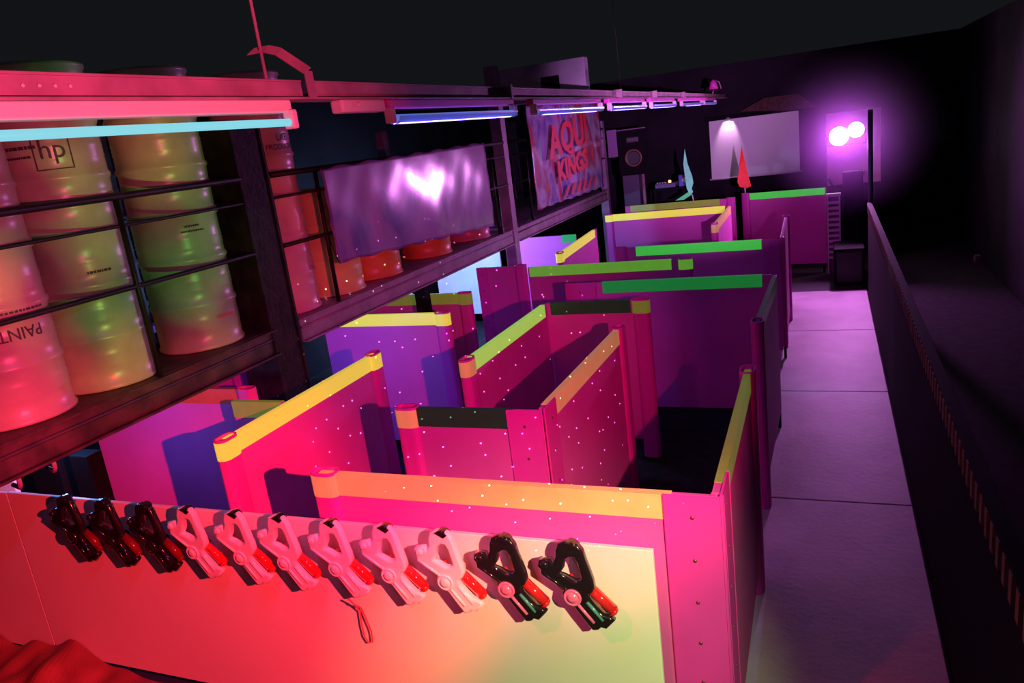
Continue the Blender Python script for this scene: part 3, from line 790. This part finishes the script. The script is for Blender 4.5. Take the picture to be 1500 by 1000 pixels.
# far side board with flood lamp
t = thing('side_board', 'pale pink board behind the glaring flood lamp', 'board', (0.5, 15.3, 0))
obj('board', MB().box((0.0, 15.26, 1.45), (0.88, 15.30, 2.72), 0.005), mat('pale_pink_board', (0.70, 0.34, 0.48), 0.6, var=0.2, scale=3), t)
for x in (0.06, 0.82):
    obj('leg', MB().box((x-0.03, 15.30, 0), (x+0.03, 15.36, 2.6)), BLACKP, t)
t = thing('flood_lamp', 'glaring white twin flood lamp at the far end of the aisle', 'lamp', (0.30, 14.8, 2.2))
LENS = mat('glaring_lens', (1, 0.9, 1), 0.3, emit=(1.0, 0.82, 1.0), estr=60)
for dx, dz, r in ((-0.10, -0.02, 0.155), (0.17, 0.06, 0.125)):
    h = obj('head', MB().lathe([(r*0.55, 0.16), (r*0.9, 0.10), (r*1.08, 0.0), (r*1.08, -0.02)], (FAR.x+dx, FAR.y+0.16, FAR.z+dz), 24, 'y'), BLACKP, t)
    obj('lens', MB().lathe([(r, -0.024), (r*0.8, -0.034), (r*0.3, -0.04)], (FAR.x+dx, FAR.y+0.16, FAR.z+dz), 24, 'y'), LENS, h)
obj('yoke', MB().tube([(FAR.x-0.30, FAR.y+0.2, FAR.z-0.02), (FAR.x-0.30, FAR.y+0.3, FAR.z-0.18), (FAR.x+0.33, FAR.y+0.3, FAR.z-0.18), (FAR.x+0.33, FAR.y+0.2, FAR.z+0.04)], 0.012, 8), BLACKP, t)
obj('arm', MB().tube([(FAR.x, FAR.y+0.3, FAR.z-0.18), (FAR.x, 15.262, FAR.z-0.18)], 0.018, 8), BLACKP, t)
# violet haze volume added around the flood lamp for its lens glow
def halo():
    mb = MB(); bmesh.ops.create_icosphere(mb.bm, subdivisions=3, radius=1.5)
    o = obj('halo', mb, None); o.location = (FAR.x+0.05, FAR.y-0.2, FAR.z); o['label'] = 'violet haze added as the glow of the flood lamp'; o['category'] = 'halo'; o['kind'] = 'stuff'
    ma = bpy.data.materials.new('lamp_halo'); ma.use_nodes = True; nt = ma.node_tree; nt.nodes.clear()
    out = nt.nodes.new('ShaderNodeOutputMaterial'); vs = nt.nodes.new('ShaderNodeVolumeScatter'); vs.inputs['Color'].default_value = (0.75, 0.35, 1.0, 1); vs.inputs['Anisotropy'].default_value = 0.2
    tc = nt.nodes.new('ShaderNodeTexCoord'); ln = nt.nodes.new('ShaderNodeVectorMath'); ln.operation = 'LENGTH'
    mr = nt.nodes.new('ShaderNodeMapRange'); mr.inputs[1].default_value = 0.1; mr.inputs[2].default_value = 1.45; mr.inputs[3].default_value = 0.13; mr.inputs[4].default_value = 0.0
    nt.links.new(tc.outputs['Object'], ln.inputs[0]); nt.links.new(ln.outputs['Value'], mr.inputs[0]); nt.links.new(mr.outputs[0], vs.inputs['Density']); nt.links.new(vs.outputs[0], out.inputs['Volume'])
    o.data.materials.append(ma)
halo()
# tangled cable below the lamp
pts = [on_y(u, v, 15.2) for u, v in ((1213, 262), (1220, 272), (1232, 276), (1245, 268), (1262, 258), (1268, 250))]
tag(obj('cable', MB().tube(pts, 0.02, 8), BLACKP, None, True), 'dark cable hanging below the flood lamp on the pink board', 'cable')

# white slatted stand
def slats():
    t = thing('slatted_rack', 'narrow white slatted rack beside the far green-taped panel', 'rack', (0.10, 14.35, 0))
    ws = mat('white_slat_plastic', (0.80, 0.62, 0.80), 0.4)
    a = on_y(1211, 290, 14.3); b = on_y(1231, 290, 14.3)
    for x in (a.x+0.012, b.x-0.012):
        obj('stile', MB().box((x-0.012, 14.30, 0.0), (x+0.012, 14.36, 1.36), 0.003), ws, t)
    obj('back_board', MB().box((a.x, 14.36, 0.02), (b.x, 14.37, 1.36)), mat('violet_back', (0.30, 0.12, 0.35), 0.6), t)
    for k in range(11):
        z = 0.28+k*0.095
        obj('slat', MB().box((a.x+0.02, 14.29, z), (b.x-0.02, 14.35, z+0.045), 0.006), ws, t)
    obj('top', MB().box((a.x-0.01, 14.28, 1.36), (b.x+0.01, 14.38, 1.41), 0.006), ws, t)
slats()
t = thing('black_cabinet', 'low black cabinet at the far end of the aisle', 'cabinet', (0.33, 13.7, 0))
obj('case', MB().box((0.08, 13.3, 0.012), (0.54, 14.1, 0.62), 0.02), BLACKP, t)
obj('door', MB().box((0.12, 13.285, 0.06), (0.50, 13.302, 0.57), 0.006), mat('black_grille', (0.02, 0.018, 0.022), 0.4), t)
t = thing('black_locker', 'tall black locker below the flood lamp', 'cabinet', (0.38, 14.55, 0))
obj('case', MB().box((0.25, 14.3, 0.0), (0.56, 14.62, 1.75), 0.01), BLACKP, t)
obj('door', MB().box((0.27, 14.285, 0.03), (0.54, 14.302, 1.72), 0.005), BLACKP, t)

# loudspeaker on its stand
def speaker():
    sx, sy, z0, z1 = -3.42, 14.75, 2.05, 2.88
    t = thing('loudspeaker', 'black loudspeaker with a brown cone ring above the far panels', 'speaker', (sx, sy, z0))
    mb = MB(); mb.prism([(sx-0.27, sy), (sx+0.27, sy), (sx+0.19, sy+0.38), (sx-0.19, sy+0.38)], z0, z1)
    obj('cabinet', mb, BLACKP, t)
    obj('top_edge', MB().box((sx-0.28, sy-0.012, z1-0.01), (sx+0.28, sy+0.02, z1+0.012), 0.004), mat('violet_edge', (0.20, 0.10, 0.2), 0.4), t)
    w_ = obj('woofer', MB().lathe([(0.155, -0.002), (0.155, -0.020), (0.135, -0.022), (0.10, 0.01), (0.045, 0.03), (0.03, 0.012), (0.012, 0.006)], (sx+0.02, sy, z0+0.30), 30, 'y'), mat('cone_paper', (0.03, 0.025, 0.03), 0.5), t)
    obj('ring', MB().tube([(sx+0.02+0.150*math.cos(a), sy-0.022, z0+0.30+0.150*math.sin(a)) for a in [k*math.pi/16 for k in range(32)]], 0.013, 8, closed=True), mat('brown_ring', (0.26, 0.09, 0.06), 0.4), w_)
    obj('horn', MB().box((sx-0.10, sy-0.012, z0+0.58), (sx+0.14, sy+0.01, z0+0.69), 0.02), mat('horn_plastic', (0.05, 0.03, 0.05), 0.3), t)
    obj('side_plate', MB().box((sx-0.46, sy-0.03, z0+0.35), (sx-0.275, sy-0.01, z1+0.03), 0.004), mat('violet_plate', (0.24, 0.10, 0.28), 0.5), t)
    s = thing('speaker_stand', 'dark violet stand carrying the loudspeaker', 'stand', (sx, sy+0.2, 0))
    obj('column', MB().box((sx-0.24, sy+0.03, 0.02), (sx+0.08, sy+0.33, z0-0.02), 0.01), mat('dark_violet_paint', (0.07, 0.045, 0.10), 0.6), s)
    obj('tube', MB().tube([(sx+0.16, sy+0.05, 0.02), (sx+0.16, sy+0.05, z0-0.02)], 0.03, 12), TRAY, s)
    obj('base', MB().box((sx-0.30, sy-0.03, 0), (sx+0.26, sy+0.39, 0.025), 0.005), BLACKP, s)
    obj('top_plate', MB().box((sx-0.26, sy+0.01, z0-0.022), (sx+0.24, sy+0.36, z0), 0.003), BLACKP, s)
speaker()
# mixing desk gear
t = thing('gear_table', 'dark table with sound gear beside the loudspeaker stand', 'table', (-2.75, 15.3, 0))
obj('top', MB().box((-3.15, 15.0, 1.66), (-2.3, 15.5, 1.70), 0.006), BLACKP, t)
for x in (-3.1, -2.35):
    for y in (15.05, 15.45): obj('leg', MB().box((x-0.025, y-0.025, 0), (x+0.025, y+0.025, 1.66)), BLACKP, t)
t = thing('mixer', 'small mixer with a glowing orange light', 'mixer', (-2.85, 15.2, 1.70))
obj('case', MB().box((-3.1, 15.05, 1.70), (-2.7, 15.35, 1.79), 0.01), mat('violet_gear', (0.10, 0.06, 0.2), 0.35), t)
obj('indicator_lamp', MB().lathe([(0.022, 0.0), (0.03, 0.03), (0.014, 0.05)], (-2.82, 15.12, 1.79), 14), mat('orange_led', (1, 0.3, 0.1), 0.3, emit=(1.0, 0.22, 0.10), estr=6), t)
for k in range(4): obj('knob', MB().lathe([(0.016, 0), (0.013, 0.02)], (-3.06+k*0.05, 15.12, 1.79), 10), HOLD, t)
t = thing('blue_gear_box', 'small blue-violet box beside the glowing mixer', 'box', (-2.55, 15.2, 1.70))
obj('case', MB().box((-2.64, 15.06, 1.70), (-2.42, 15.3, 1.92), 0.012), mat('blue_gear', (0.12, 0.09, 0.5), 0.3), t)
obj('dial', MB().lathe([(0.05, 0.0), (0.045, -0.012), (0.02, -0.016)], (-2.53, 15.06, 1.82), 18, 'y'), HOLD, t)

# folded flags
def flag(label, ply, y, outline, base, material, cat='flag'):
    b = on_y(*base, y)
    t = thing('folded_flag', label, cat, (b.x, y, 1.5), 'folded flags')
    pts = [on_y(u, v, y) for u, v in outline]
    me = outline_mesh([[(p.x, p.z) for p in pts]], 0.012, 0.006)
    for v in me.vertices:
        x, z, e = v.co; v.co = (x, y+e+0.03*math.sin(14*z), z)
    obj('cloth', me, material, t)
    top = on_y(*ply, y)
    obj('pole', MB().tube([(b.x, y, 1.504), (top.x, y, top.z)], 0.010, 8), HOLD, t)
    return t
TEAL = mat('teal_flag_cloth', (0.25, 0.78, 0.60), 0.6, var=0.15, scale=10, emit=(0.2, 0.75, 0.5), estr=0.22)  # flag cloths carry added emission, though they are no lamps
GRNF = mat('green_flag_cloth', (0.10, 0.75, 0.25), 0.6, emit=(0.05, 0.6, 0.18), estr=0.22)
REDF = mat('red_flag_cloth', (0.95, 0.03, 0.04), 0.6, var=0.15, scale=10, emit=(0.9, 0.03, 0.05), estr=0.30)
FY = 14.17
t1 = flag('folded pale teal flag standing on the far panels', (1014, 285), FY, [(1003, 222), (1007, 240), (1013, 258), (1015, 268), (1013, 276), (1015, 281), (1011, 284), (1007, 276), (1004, 262), (1002, 240)], (1016, 294), TEAL)
me = outline_mesh([[(p.x, p.z) for p in [on_y(u, v, FY) for u, v in ((991, 293), (1012, 279), (1014, 284), (1002, 292))]]], 0.012, 0.004)
for v in me.vertices:
    x, z, e = v.co; v.co = (x, FY-0.02+e, z)
obj('lower_fold', me, GRNF, t1)
flag('folded red flag standing beside the projection screen', (1091, 275), 14.63, [(1086, 217), (1090, 232), (1097, 262), (1100, 272), (1094, 275), (1084, 273), (1081, 266), (1083, 245)], (1092, 284), REDF)
# plastic hook on the right side of the near far panel
t = thing('wall_sconce', 'dim beige box on the dark wall at right', 'box', (2.36, 5.9, 2.5))
q = on_x(1434, 384, 2.38)
t.location = (2.38, q.y, q.z-0.12); t['_w'] = tuple(t.location)
obj('case', MB().box((2.31, q.y-0.09, q.z-0.14), (2.40, q.y+0.05, q.z+0.13), 0.01), mat('beige_box', (0.22, 0.13, 0.09), 0.6), t)
obj('cover', MB().box((2.30, q.y-0.07, q.z-0.11), (2.312, q.y+0.03, q.z+0.10), 0.004), mat('beige_cover', (0.30, 0.17, 0.11), 0.5), t)

for o in bpy.data.objects:
    if '_w' in o: del o['_w']
